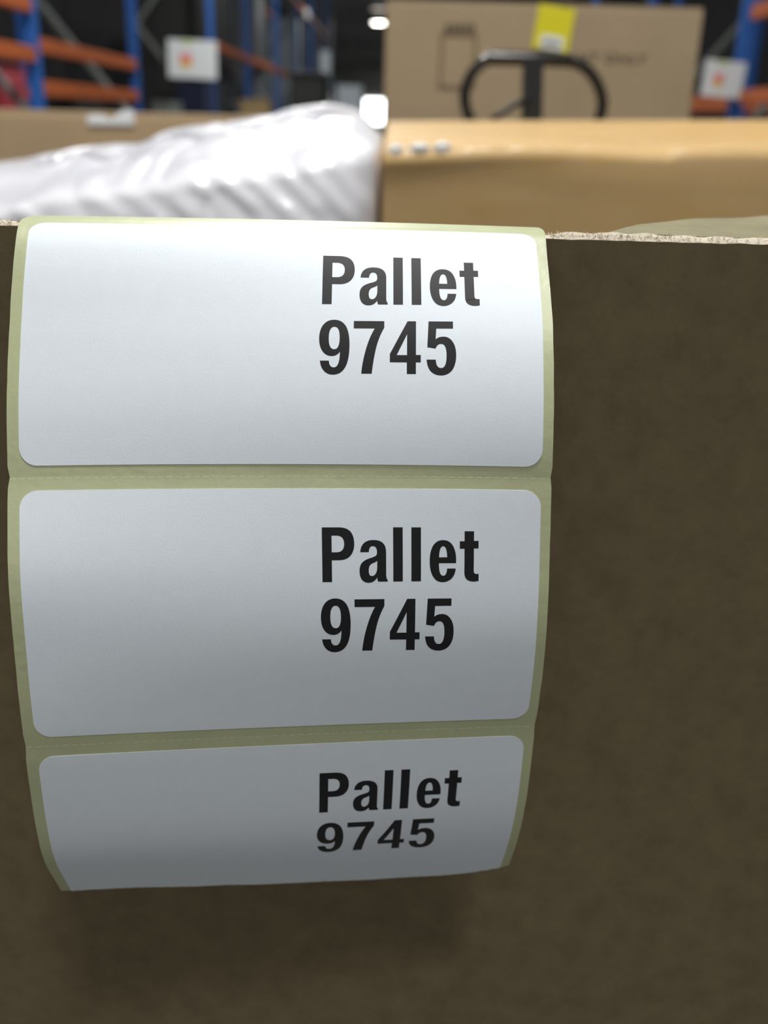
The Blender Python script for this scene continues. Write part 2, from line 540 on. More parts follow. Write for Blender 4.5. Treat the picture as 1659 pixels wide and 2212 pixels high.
for s in (-1, 1):
    tube('steer_wheel', [(e0.x + s * 0.045 - 0.022, 0.11, 0.085), (e0.x + s * 0.045 + 0.022, 0.11, 0.085)], 0.085, M['rubber'], jack, 24)
    box_ob('fork', (e0.x + s * 0.19 - 0.075, 0.19, 0.08), (e0.x + s * 0.19 + 0.075, 0.62, 0.13), M['rack_orange'], jack, 0.01)
box_ob('cross_frame', (e0.x - 0.26, 0.17, 0.08), (e0.x + 0.26, 0.25, 0.3), M['rack_orange'], jack, 0.01)

# ------------------------------------------------------------------ grey-brown carton on the left with a white sticker
YL = 1.5
lz = at(240, 250, YL).z
lx0, lx1 = -0.95, -0.13
lbox = empty('long_carton', ((lx0 + lx1) / 2, YL, 0))
tag(lbox, 'long brown carton behind the white wrapped load', 'carton')
lw = (lx1 - lx0) / 2
box_ob('carton_body', (-lw, 0, 0), (lw, 0.6, lz), M['kraft_left'], lbox, 0.005)
for i in (0, 1):
    box_ob('top_flap', (-lw, 0.3 * i + 0.003, lz), (lw, 0.3 * i + 0.297, lz + 0.004), M['kraft_left'], lbox)
# sticker folded over the top edge, its upper edge dipping in the middle
s0, s1 = at(190, 270, YL - 0.002), at(290, 270, YL - 0.002)
cols = 17
vv, ff = [], []
top_tab = [(0, 0.0125), (0.2, 0.0145), (0.40, 0.012), (0.5, 0.005), (0.58, 0.011), (0.75, 0.0185), (0.95, 0.021), (1, 0.019)]
for i in range(cols):
    t = i / (cols - 1)
    x = lerp(s0.x, s1.x, t)
    z0 = lerp(s0.z, s1.z, t)
    ht = interp(t, top_tab)
    for (dy, dz) in ((-0.003, 0), (-0.0036, ht * 0.5), (-0.003, ht), (-0.001, ht), (-0.001, 0)):
        vv.append((x, YL + dy, z0 + dz))
for i in range(cols - 1):
    for j in range(5):
        ff.append((i * 5 + j, (i + 1) * 5 + j, (i + 1) * 5 + (j + 1) % 5, i * 5 + (j + 1) % 5))
ff.append((0, 1, 2, 3, 4))
ff.append(tuple((cols - 1) * 5 + j for j in range(5)))
st = mesh_ob('white_sticker', vv, ff, M['white'])
tag(st, 'white sticker on the top edge of the long brown carton', 'sticker')

# ------------------------------------------------------------------ white stretch-wrapped load
YF, YR, YE = 0.72, 1.00, 1.22
rim = [(p.x, p.z) for p in (at(x, y, YF) for x, y in ((-140, 470), (0, 446), (60, 430), (150, 412), (250, 398), (330, 395), (420, 378), (520, 366), (620, 352), (700, 338), (790, 322), (830, 320)))]
ridge = [(p.x, p.z) for p in (at(x, y, YR) for x, y in ((-200, 400), (0, 357), (60, 340), (110, 326), (150, 320), (200, 313), (310, 309), (345, 294), (400, 276), (455, 267), (485, 270), (540, 256), (590, 246), (640, 236), (720, 237), (770, 248), (800, 268), (830, 292)))]
X0, X1 = -0.46, -0.0115
nc = 260
rows = []
vv, ff = [], []


def film_noise(p, k=1.0):
    d = noise.noise(Vector((p.x * 17, p.y * 14, p.z * 17))) * 0.9
    # diagonal pleats of the stretched film
    s = (p.x * 0.72 + p.z * 0.69) * 42
    w = noise.noise(Vector((s, (p.x - p.z) * 9, 3.1 + p.y * 5)))
    d += (abs(w) ** 0.75) * 0.7 - 0.3
    return d * 0.0048 * k


# pleats pulled diagonally across the front, two upright ones at the corner
PLEATS = []
for (p0, p1, h_) in (((380, 352), (455, 425), 4.5), ((440, 360), (560, 452), 4.0), ((510, 355), (640, 470), 4.5), ((600, 360), (700, 460), 3.6), ((645, 348), (765, 478), 4.0), ((20, 445), (90, 480), 4),
                     ((705, 340), (790, 450), 3.2), ((320, 392), (430, 474), 3.2), ((800, 332), (806, 478), 3.5), ((768, 345), (780, 478), 3.0), ((160, 405), (280, 470), 2.4), ((250, 398), (350, 470), 2.4)):
    PLEATS.append((at(p0[0], p0[1], YF), at(p1[0], p1[1], YF), h_ * 0.0006))


def pleat_height(p):
    h = 0.0
    for a, b, hh in PLEATS:
        dx, dz = b.x - a.x, b.z - a.z
        L2 = dx * dx + dz * dz
        t = ((p.x - a.x) * dx + (p.z - a.z) * dz) / L2
        if -0.1 < t < 1.1:
            q = abs((p.x - a.x) * dz - (p.z - a.z) * dx) / math.sqrt(L2)
            if q < 0.02:
                h += hh * math.exp(-(q / 0.0052) ** 2) * max(0.0, min(1.0, (t + 0.1) * 4, (1.1 - t) * 4))
    return h


prof_n = 0
for i in range(nc + 1):
    t = i / nc
    X = lerp(X0, X1, t)
    zr, zt = interp(X, rim), interp(X, ridge)
    edge = max(0.0, 1 - (X1 - X) / 0.05)          # rounded upright corner on the right
    setback = 0.035 * (1 - math.sqrt(max(0, 1 - edge * edge)))
    pts = []
    for j in range(6):
        pts.append(Vector((X, YF + setback - 0.036, lerp(0.14, zr - 0.16, j / 5))))
    for j in range(1, 61):
        pts.append(Vector((X, YF + setback - 0.036 * (1 - j / 60), lerp(zr - 0.16, zr - 0.012, j / 60))))
    for j in range(1, 8):
        w = j / 8 * math.pi / 2
        pts.append(Vector((X, YF + setback + 0.014 * (1 - math.cos(w)), zr - 0.012 + 0.012 * math.sin(w))))
    for j in range(0, 42):
        s = j / 41
        e = s ** 0.85
        pts.append(Vector((X, lerp(YF + 0.014 + setback, YR, s), lerp(zr, zt, e) + 0.003 * math.sin(s * math.pi))))
    for j in range(1, 8):
        s = j / 7
        pts.append(Vector((X, lerp(YR, YE, s), zt - 0.05 * s * s)))
    pts.append(Vector((X, YE, 0.14)))
    prof_n = len(pts)
    for j, p in enumerate(pts):
        k_ = 0.0 if j < 6 or j == prof_n - 1 else (1.15 if j > 73 else 0.8)
        n_ = film_noise(p, k_)
        ph = pleat_height(p) if 6 <= j < 80 else 0.0
        vv.append(p + Vector((0, -0.75 * n_ - ph, 0.7 * n_ if j > 65 else 0.1 * n_)))
for i in range(nc):
    for j in range(prof_n):
        j2 = (j + 1) % prof_n
        ff.append((i * prof_n + j, (i + 1) * prof_n + j, (i + 1) * prof_n + j2, i * prof_n + j2))
ff.append(tuple(range(prof_n)))
ff.append(tuple(nc * prof_n + j for j in range(prof_n)))
load = empty('wrapped_pallet_load', ((X0 + X1) / 2, (YF + YE) / 2, 0))
tag(load, 'pallet load wrapped in white stretch film, directly behind the label strip', 'pallet load')
off = load.location.copy()
mesh_ob('stretch_film', [v - off for v in vv], ff, M['film'], load, True)
# loose film folds lying on top
for (px, py, Yf, ln, sg) in ((150, 352, 0.90, 0.05, 1), (208, 350, 0.88, 0.055, -1), (700, 252, 0.97, 0.09, 1), (420, 320, 0.9, 0.08, -1), (560, 310, 0.88, 0.10, 1)):
    c0 = at(px, py, Yf)
    pts, rad = [], []
    zr, zt = interp(c0.x, rim), interp(c0.x, ridge)
    for s in range(15):
        t = s / 14 - 0.5
        x = c0.x + t * ln
        y = Yf + 0.02 * math.sin(t * 5) * sg
        sl = (y - YF - 0.014) / (YR - YF - 0.014)
        z = lerp(interp(x, rim), interp(x, ridge), sl ** 0.85) + 0.003 * math.sin(sl * math.pi) + 0.001
        pts.append(Vector((x, y, z)) - off)
        rad.append(0.0012 + 0.0045 * math.cos(t * math.pi) ** 0.7 if abs(t) < 0.5 else 0.0012)
    tube('film_fold', pts, rad, M['film'], load, 10)
for i in range(3):
    w_ = (X1 - X0) / 2
    x = lerp(-w_ + 0.05, w_ - 0.05, i / 2)
    box_ob('pallet_block', (x - 0.045, -0.24, 0.0), (x + 0.045, 0.24, 0.1), M['wood'], load)
box_ob('pallet_deck', (-(X1 - X0) / 2, -0.245, 0.1), ((X1 - X0) / 2, 0.245, 0.125), M['wood'], load)

# ------------------------------------------------------------------ film-wrapped golden carton on the right
YC, YD = 0.75, 1.30
c_l, c_r = at(829, 318, YC), at(1659, 318, YC)
cb_l, cb_r = at(829, 262, YD), at(1659, 259, YD)
CXL, CXR = -0.0075, 0.62


def top_z(x, s):
    zf = lerp(c_l.z, c_r.z, (x - c_l.x) / (c_r.x - c_l.x))
    zb = lerp(cb_l.z, cb_r.z, (x - cb_l.x) / (cb_r.x - cb_l.x))
    sag = 0.0022 * math.sin((x - 0.02) * 24) * (1 - s) if x < 0.2 else 0.001 * math.sin(x * 31) * (1 - s)
    return lerp(zf, zb, s ** 0.9) + sag


def wrapped_profile(infl, wob):
    vv, ff = [], []
    n = 120
    for i in range(n + 1):
        x = lerp(CXL - infl, CXR + infl, i / n)
        pts = []
        zt = top_z(x, 0)
        lip = 0.0035 * max(0.0, 1 - x / 0.14)
        for z in (0.12, 0.6, 1.0, 1.2, 1.30, 1.325, 1.34, 1.35, 1.357):
            pts.append(Vector((x, YC - infl, z)))
        pts.append(Vector((x, YC - infl - 0.0005, zt - 0.016)))
        pts.append(Vector((x, YC - infl - lip * 0.5, zt - 0.0125)))
        for j in range(8):
            w = j / 7 * math.pi / 2
            pts.append(Vector((x, YC - infl - lip * 0.7 + 0.012 * (1 - math.cos(w)), zt - 0.010 + 0.010 * math.sin(w) + infl)))
        for j in range(1, 20):
            s = j / 19
            pts.append(Vector((x, lerp(YC + 0.008, YD, s), top_z(x, s) + infl)))
        pts.append(Vector((x, YD + infl, 0.12)))
        for p in pts:
            if wob:
                nn = noise.noise(Vector((p.x * 14, p.y * 6, p.z * 55))) * wob
                nn += noise.noise(Vector((p.x * 60 + p.z * 40, p.y * 30, p.z * 30))) * wob * 0.5
                p.y -= abs(nn)
                p.z += abs(nn) * 0.6
        vv += pts
        q_ = len(pts)
    for i in range(n):
        for j in range(q_):
            j2 = (j + 1) % q_
            ff.append((i * q_ + j, (i + 1) * q_ + j, (i + 1) * q_ + j2, i * q_ + j2))
    ff.append(tuple(range(q_)))
    ff.append(tuple(n * q_ + j for j in range(q_)))
    return vv, ff


wc = empty('film_wrapped_carton', ((CXL + CXR) / 2, (YC + YD) / 2, 0))
tag(wc, 'golden brown carton under clear film, right of the white wrapped load', 'carton')
off = wc.location.copy()
vv, ff = wrapped_profile(0.0, 0.0)
mesh_ob('carton_body', [v - off for v in vv], ff, M['kraft_wrap'], wc, True)
vv, ff = wrapped_profile(0.0012, 0.0028)
mesh_ob('clear_film', [v - off for v in vv], ff, M['clear_film'], wc, True)
# film crumples at the near left corner, painted white for their highlights
for px, py, ln, tilt in ((856, 290, 0.011, 0.1), (906, 297, 0.015, -0.1), (956, 300, 0.013, 0.1)):
    c0 = at(px, py, YC + 0.002)
    pts = []
    for j in range(11):
        t = j / 10 - 0.5
        x, y = c0.x + t * ln, YC + 0.002 + t * ln * tilt
        pts.append(Vector((x, y, top_z(x, 0) - 0.0005)) - off)
    tube('glint_crumple', pts, [0.0006 + 0.0032 * math.sin(math.pi * (0.03 + 0.94 * j / 10)) for j in range(11)], M['film_glint'], wc, 12)
for i in range(3):
    x = lerp(CXL + 0.05, CXR - 0.05, i / 2) - off.x
    box_ob('pallet_block', (x - 0.045, -0.26, 0.0), (x + 0.045, 0.26, 0.095), M['wood'], wc)
box_ob('pallet_deck', (CXL - off.x, -0.27, 0.095), (CXR - off.x, 0.27, 0.119), M['wood'], wc)

# ------------------------------------------------------------------ foreground carton with its front flap standing up
YP, TP = 0.2095, 0.0042
ZE = CAM_Z - 0.0222                       # top of the outer paper of the flap
HX = 0.27
carton = empty('foreground_carton', (0, 0.40, 0))
tag(carton, 'dark brown corrugated carton in the foreground, flap standing upright under the label strip', 'carton')
off = carton.location.copy()
BT = 1.04
D = 0.38


def cpart(nm, lo, hi, mt, bevel=0.0):
    return box_ob(nm, Vector(lo) - off, Vector(hi) - off, mt, carton, bevel)


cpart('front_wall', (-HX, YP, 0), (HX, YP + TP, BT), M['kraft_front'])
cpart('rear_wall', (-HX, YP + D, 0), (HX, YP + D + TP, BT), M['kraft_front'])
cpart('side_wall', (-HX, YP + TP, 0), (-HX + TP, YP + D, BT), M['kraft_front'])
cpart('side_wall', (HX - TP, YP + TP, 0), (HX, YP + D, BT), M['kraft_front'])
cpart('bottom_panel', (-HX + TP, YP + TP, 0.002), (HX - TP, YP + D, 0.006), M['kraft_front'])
# the flap: outer liner, flutes seen at the cut edge, inner liner
N = 440


def edge_z(x, seed, amp):
    return amp * (noise.noise(Vector((x * 260, seed, 0))) + 0.6 * noise.noise(Vector((x * 900, seed, 4))) + 0.5 * noise.noise(Vector((x * 40, seed, 9))))


def sheet(nm, y0, y1, ztop, seed, amp, mt, slope=0.0):
    vv, ff = [], []
    for i in range(N + 1):
        x = lerp(-HX, HX, i / N)
        z = ztop + edge_z(x, seed, amp) + slope * x
        for (y, zz) in ((y0, BT), (y0, z - 0.006), (y0, z), (y1, z), (y1, BT)):
            vv.append(Vector((x, y, zz)) - off)
    for i in range(N):
        for j in range(5):
            ff.append((i * 5 + j, (i + 1) * 5 + j, (i + 1) * 5 + (j + 1) % 5, i * 5 + (j + 1) % 5))
    ff.append((0, 1, 2, 3, 4))
    ff.append(tuple(N * 5 + j for j in range(5)))
    return mesh_ob(nm, vv, ff, mt, carton)


sheet('front_flap', YP, YP + 0.0005, ZE, 1.0, 0.00016, M['kraft_front'], 0.0026)
sheet('flap_inner_liner', YP + TP - 0.0005, YP + TP, ZE + 0.0007, 2.0, 0.0002, M['kraft_inner'], 0.0026)
# crushed corrugation core between the liners, its torn top rising above the outer liner
vv, ff = [], []
core_tab = [(-HX, 0.0008), (-0.078, 0.0008), (-0.07, 0.0006), (0.03, 0.0006), (0.036, 0.0012), (0.048, 0.0015), (0.06, 0.0011), (0.09, 0.0009), (HX, 0.0009)]
prof_core = [(0.0006, -0.010), (0.0006, -0.0003), (0.0010, 0.0), (0.0017, 0.55), (0.0024, 0.9), (0.0031, 0.8), (0.0036, 0.4), (0.0036, -0.010)]
NN = 900
for i in range(NN + 1):
    x = lerp(-HX, HX, i / NN)
    h = interp(x, core_tab)
    for j, (dy, hz) in enumerate(prof_core):
        z = ZE + 0.0026 * x + (hz * h if hz >= 0 else hz)
        if 1 < j < 7:
            z += 0.00018 * math.sin(x * 2 * math.pi / 0.0078 + j * 0.8) + edge_z(x + j * 0.004, 3.0 + j, 0.00014)
        vv.append(Vector((x, YP + dy, z)) - off)
q_ = len(prof_core)
for i in range(NN):
    for j in range(q_):
        j2 = (j + 1) % q_
        ff.append((i * q_ + j, (i + 1) * q_ + j, (i + 1) * q_ + j2, i * q_ + j2))
ff.append(tuple(range(q_)))
ff.append(tuple(NN * q_ + j for j in range(q_)))
mesh_ob('corrugated_core', vv, ff, M['kraft_core'], carton)
# paper fibres standing up from the cut edge
bm = bmesh.new()
for i in range(620):
    x = random.choice((random.uniform(-0.085, -0.068), random.uniform(0.03, 0.085), random.uniform(0.03, 0.085), random.uniform(0.031, 0.06)))
    y = YP + random.uniform(0.0004, 0.0036)
    z = ZE + 0.0026 * x + interp(x, core_tab) * 0.4
    L = random.uniform(0.0005, 0.0015)
    d = Vector((random.gauss(0, 0.8), random.gauss(-0.2, 0.6), random.uniform(0.3, 1.0))).normalized()
    a = Vector((x, y, z)) - off
    b = a + d * L * 0.6
    c = b + (d + Vector((random.gauss(0, 0.5), random.gauss(0, 0.5), 0))).normalized() * L * 0.5
    r_ = 0.00005
    vs_ = [bm.verts.new(p + o) for p in (a, b) for o in (Vector((r_, 0, 0)), Vector((-r_, r_, 0)), Vector((-r_, -r_, 0)))]
    tip = bm.verts.new(c)
    for j in range(3):
        bm.faces.new((vs_[j], vs_[(j + 1) % 3], vs_[3 + (j + 1) % 3], vs_[3 + j]))
        bm.faces.new((vs_[3 + j], vs_[3 + (j + 1) % 3], tip))
fz = bm_ob('paper_fibres', bm, M['kraft_core'], carton)
fz['kind'] = 'stuff'
# folded-in side flap showing behind the edge on the right
A, B = at(1310, 503, YP + 0.006), at(1720, 522, YP + 0.006)
Dq, Cq = at(1600, 473, 0.262), at(1720, 461, 0.285)
B2 = A + (B - A) * ((HX - 0.006 - A.x) / (B.x - A.x))
C2 = Dq + (Cq - Dq) * ((HX - 0.006 - Dq.x) / (Cq.x - Dq.x))
gu, gv = 40, 10
vv, ff = [], []
for i in range(gu + 1):
    for j in range(gv + 1):
        p = lerp(lerp(A, B2, i / gu), lerp(Dq, C2, i / gu), j / gv)
        p = p + Vector((0, 0, 0.0012 * math.sin(j / gv * math.pi) + 0.0006 * noise.noise(p * 60)))
        vv.append(p - off)
nv = len(vv)
vv += [v + Vector((0, 0, -0.003)) for v in vv]
w = gv + 1
for i in range(gu):
    for j in range(gv):
        f = (i * w + j, (i + 1) * w + j, (i + 1) * w + j + 1, i * w + j + 1)
        ff.append(f)
        ff.append(tuple(k_ + nv for k_ in reversed(f)))
ring = [i * w for i in range(gu + 1)] + [gu * w + j for j in range(1, w)] + [i * w + gv for i in range(gu - 1, -1, -1)] + [j for j in range(gv - 1, 0, -1)]
for a_, b_ in zip(ring, ring[1:] + ring[:1]):
    ff.append((a_, b_, b_ + nv, a_ + nv))
mesh_ob('side_flap', vv, ff, M['kraft_inner'], carton, False)

# ------------------------------------------------------------------ the strip of labels
# centre-line rows of the strip every 5 mm, in millimetres from the eye: left edge, middle, right edge of the labels
ROWS = [[[-71.12,202.62,-21.05],[-21.04,205.14,-20.82],[29.03,207.58,-21.18]],[[-70.84,199.22,-23.97],[-20.88,201.63,-23.94],[29.07,204.05,-24.42]],[[-70.66,196.48,-27.92],[-20.76,198.44,-27.64],[29.17,200.54,-27.84]],[[-70.62,194.17,-32.25],[-20.65,195.59,-31.66],[29.3,197.14,-31.36]],[[-70.53,192.05,-36.69],[-20.55,192.96,-35.84],[29.46,193.95,-35.1]],[[-70.43,189.89,-41.09],[-20.44,190.47,-40.05],[29.55,191.09,-39.11]],[[-70.33,187.62,-45.45],[-20.34,188.08,-44.25],[29.64,188.55,-43.3]],[[-70.22,185.37,-49.81],[-20.23,185.88,-48.52],[29.77,186.35,-47.68]],[[-70.08,183.25,-54.23],[-20.1,183.93,-52.88],[29.9,184.52,-52.24]],[[-69.92,181.29,-58.8],[-19.96,182.26,-57.4],[30.03,183.04,-56.95]],[[-69.77,179.36,-63.63],[-19.82,180.73,-62.22],[30.16,181.88,-61.76]],[[-69.61,177.46,-68.42],[-19.67,179.33,-67.13],[30.29,180.98,-66.63]],[[-69.43,175.63,-73.07],[-19.51,178.04,-71.99],[30.42,180.22,-71.5]],[[-69.25,173.89,-77.74],[-19.35,176.82,-76.83],[30.57,179.47,-76.35]],[[-69.12,172.38,-82.5],[-19.2,175.68,-81.69],[30.73,178.69,-81.21]],[[-68.94,171.27,-87.36],[-19.06,174.71,-86.61],[30.86,177.9,-86.12]],[[-68.8,170.46,-92.28],[-18.93,173.93,-91.58],[30.96,177.24,-91.1]],[[-68.69,169.8,-97.23],[-18.84,173.38,-96.57],[31.05,176.83,-96.12]],[[-68.62,169.17,-102.19],[-18.77,173.06,-101.55],[31.1,176.78,-101.15]],[[-68.54,168.56,-107.15],[-18.73,172.96,-106.51],[31.11,177.04,-106.19]],[[-68.43,168.01,-112.14],[-18.7,172.97,-111.48],[31.1,177.51,-111.21]],[[-68.35,167.58,-117.15],[-18.68,173.02,-116.5],[31.06,178.08,-116.21]],[[-68.35,167.55,-122.08],[-18.68,173.24,-121.51],[31.01,178.62,-121.21]],[[-68.39,167.88,-126.98],[-18.73,173.61,-126.49],[30.97,179.07,-126.22]],[[-68.46,168.31,-131.9],[-18.79,174.05,-131.47],[30.92,179.54,-131.23]],[[-68.53,168.85,-136.83],[-18.86,174.6,-136.46],[30.84,180.18,-136.21]],[[-68.62,169.63,-141.74],[-18.97,175.39,-141.42],[30.71,181.05,-141.16]],[[-68.8,170.82,-146.57],[-19.12,176.58,-146.27],[30.56,182.25,-146.03]],[[-69.0,172.59,-151.21],[-19.32,178.21,-150.99],[30.38,183.77,-150.8]],[[-69.25,174.83,-155.66],[-19.54,180.17,-155.57],[30.18,185.5,-155.49]],[[-69.51,177.28,-160.01],[-19.78,182.3,-160.08],[29.95,187.38,-160.13]],[[-69.8,179.65,-164.4],[-20.05,184.49,-164.57],[29.73,189.36,-164.72]],[[-70.05,181.96,-168.78],[-20.27,186.67,-169.0],[29.5,191.4,-169.22]]]
ROWS = [[Vector(p) for p in r] for r in ROWS]
PITCH_MM, LH, LW = 54.6, 50.0, 100.0
# above the first label the strip bends over the edge of the flap and hangs down behind it
BACK = [20, 10, 5, 2, 1, 0, -1, -1, -2, -3, -4, -6, -10, -16, -26, -38, -50, -62, -70, -75, -78, -80, -80, -80, -80, -80, -80, -80]


def back_point(col, d):
    p = ROWS[0][col].copy()
    i = 0
    while d > 1e-9 and i < 400:
        s = min(1.0, d)
        w = math.radians(BACK[min(i, len(BACK) - 1)])
        p += Vector((0, math.cos(w), math.sin(w))) * s
        d -= s
        i += 1
    return p


def col_point(col, v):
    if v < 0:
        return back_point(col, -v)
    t = min(v / 5.0, len(ROWS) - 1.0001)
    i = int(t)
    f = t - i
    g = lambda k_: ROWS[min(max(k_, 0), len(ROWS) - 1)][col]
    p0, p1, p2, p3 = g(i - 1) if i > 0 else back_point(col, 3.0), g(i), g(i + 1), g(i + 2)
    return 0.5 * ((2 * p1) + (p2 - p0) * f + (2 * p0 - 5 * p1 + 4 * p2 - p3) * f * f + (3 * p1 - p0 - 3 * p2 + p3) * f ** 3)


def raw_surf(u, v):
    w = u / 100.0
    a, b, c = col_point(0, v), col_point(1, v), col_point(2, v)
    return a * (2 * (w - 0.5) * (w - 1)) + b * (4 * w * (1 - w)) + c * (2 * w * (w - 0.5))


def strip_normal(u, v):
    du = raw_surf(min(u, 99.9) + 0.1, v) - raw_surf(min(u, 99.9) - 0.1, v)
    dv = raw_surf(u, v + 0.15) - raw_surf(u, v - 0.15)
    n = dv.cross(du).normalized()
    return n if n.dot(Vector((0, -1, 0.4))) > 0 or v < -8 else -n


CURL = [1.1, 0.8, 0.9]                  # each label keeps a little of the roll's curl between two perforations


def curl(v):
    if v < 0:
        return 0.0
    k_ = min(int((v + 2.3) // PITCH_MM), 2)
    t = (v + 2.3 - k_ * PITCH_MM) / PITCH_MM
    return CURL[k_] * 4 * t * (1 - t) * (1.0 if k_ or t > 0.5 else (2 * t) ** 0.8)


def surf(u, v, h=0.0):
    n = strip_normal(u, v)
    p = raw_surf(u, v) + n * (curl(v) + h)
    return EYE + p * 0.001


def flat_bm(loops, du=4.0, dv=1.6):
    """Triangulate outline loops (first outer, then holes) in strip millimetres and cut them fine enough to follow the bend."""
    bm = bmesh.new()
    pts = [Vector((x, y, 0)) for lp in loops for x, y in lp]
    tris = tessellate_polygon([[Vector((x, y, 0)) for x, y in lp] for lp in loops])
    vs_ = [bm.verts.new(p) for p in pts]
    for t in tris:
        try:
            bm.faces.new([vs_[k_] for k_ in t])
        except ValueError:
            pass
    bmesh.ops.remove_doubles(bm, verts=bm.verts, dist=1e-5)
    for axis, step in ((1, dv), (0, du)):
        lo, hi = min(v.co[axis] for v in bm.verts), max(v.co[axis] for v in bm.verts)
        no = Vector((0, 1, 0)) if axis else Vector((1, 0, 0))
        c = math.ceil(lo / step) * step
        while c < hi:
            bmesh.ops.bisect_plane(bm, geom=bm.verts[:] + bm.edges[:] + bm.faces[:], plane_co=no * c, plane_no=no, dist=1e-5)
            c += step
    return bm


def bend(nm, bms, h0, h1, mt, parent, off, smooth=True):
    """Give flat sheets thickness h0..h1 (mm above the liner's face) and lay them on the bent strip."""
    out = bmesh.new()
    for bm in bms:
        top = {v: out.verts.new(surf(v.co.x, v.co.y, h1) - off) for v in bm.verts}
        bot = {v: out.verts.new(surf(v.co.x, v.co.y, h0) - off) for v in bm.verts}
        for f in bm.faces:
            out.faces.new([top[v] for v in f.verts])
            out.faces.new([bot[v] for v in reversed(f.verts)])
        for e in bm.edges:
            if len(e.link_faces) == 1:
                a_, b_ = e.verts
                sv = [out.verts.new(p.co) for p in (top[a_], top[b_], bot[b_], bot[a_])]
                out.faces.new(sv)
        bm.free()
    bmesh.ops.recalc_face_normals(out, faces=out.faces)
    return bm_ob(nm, out, mt, parent, smooth)


TEAR = [(-3, 159.3), (-1.5, 159.2), (5, 158.6), (15.5, 158.3), (28, 159.2), (36, 158.9), (43, 159.6), (52, 159.3), (58.5, 159.0), (69.5, 158.9), (75, 158.3),
        (80.5, 158.0), (86, 157.9), (90, 157.4), (94, 156.6), (97, 155.8), (99.6, 154.9), (101.5, 154.0), (103, 153.2)]


def tear_v(u, seed=0.0, amp=0.22):
    return interp(u, TEAR) + amp * noise.noise(Vector((u * 0.9, seed, 0))) + amp * 0.6 * noise.noise(Vector((u * 2.6, seed, 5)))


strip = empty('label_strip', surf(50, 80))
tag(strip, 'strip of three white pallet labels on yellow-green backing hanging over the foreground carton', 'label strip')
soff = strip.location.copy()
# backing liner, notched a little at the perforations, torn at its lower end
UL, UR = -2.3, 102.0
right_edge, left_edge = [], []
v = -22.0
vals = []
while v < 153.0:
    vals.append(v)
    v += 1.0 if v < 2 else 2.0


def notch(v, side):
    d = 0.0
    for pv in ((54.6 - 2.3), (109.2 - 2.3)):
        if abs(v - pv) < 1.6:
            d += 0.45 * (1 - abs(v - pv) / 1.6) if side < 0 else 0.3 * (1 - abs(v - pv) / 1.6)
    return d + 0.06 * noise.noise(Vector((v * 0.25, side * 7.0, 0)))


for v in vals:
    left_edge.append((UL + notch(v, -1), v))
    right_edge.append((UR - notch(v, 1), v))
bottom = [(lerp(UL, UR, i / 150), tear_v(lerp(UL, UR, i / 150), 1.0)) for i in range(151)]
outline = left_edge[::-1] + right_edge + bottom[::-1]
bend('backing_liner', [flat_bm([outline], 5.0, 1.0)], -0.07, 0.0, M['liner'], strip, soff)
# perforation between the labels: rows of short slits with raised lips
bms = []
for pv in (52.3, 106.9):
    u = -1.9
    while u < 100.0:
        wv = 0.13 + 0.08 * random.random()
        bms.append(flat_bm([[(u, pv - wv / 2), (u + 1.15, pv - wv / 2), (u + 1.15, pv + wv / 2), (u, pv + wv / 2)]]))
        u += 1.75
pf = bend('perforation', bms, 0.001, 0.03, M['liner_nick'], strip, soff, False)
pf['kind'] = 'stuff'


def q_curve(p0, c, p1, n=9):
    return [((1 - t) ** 2 * p0[0] + 2 * t * (1 - t) * c[0] + t * t * p1[0], (1 - t) ** 2 * p0[1] + 2 * t * (1 - t) * c[1] + t * t * p1[1]) for t in (k_ / n for k_ in range(1, n + 1))]


def path(cmds):
    out = [cmds[0]]
    for c in cmds[1:]:
        if len(c) == 2:
            out.append(c)
        else:
            out += q_curve(out[-1], (c[0], c[1]), (c[2], c[3]))
    return out


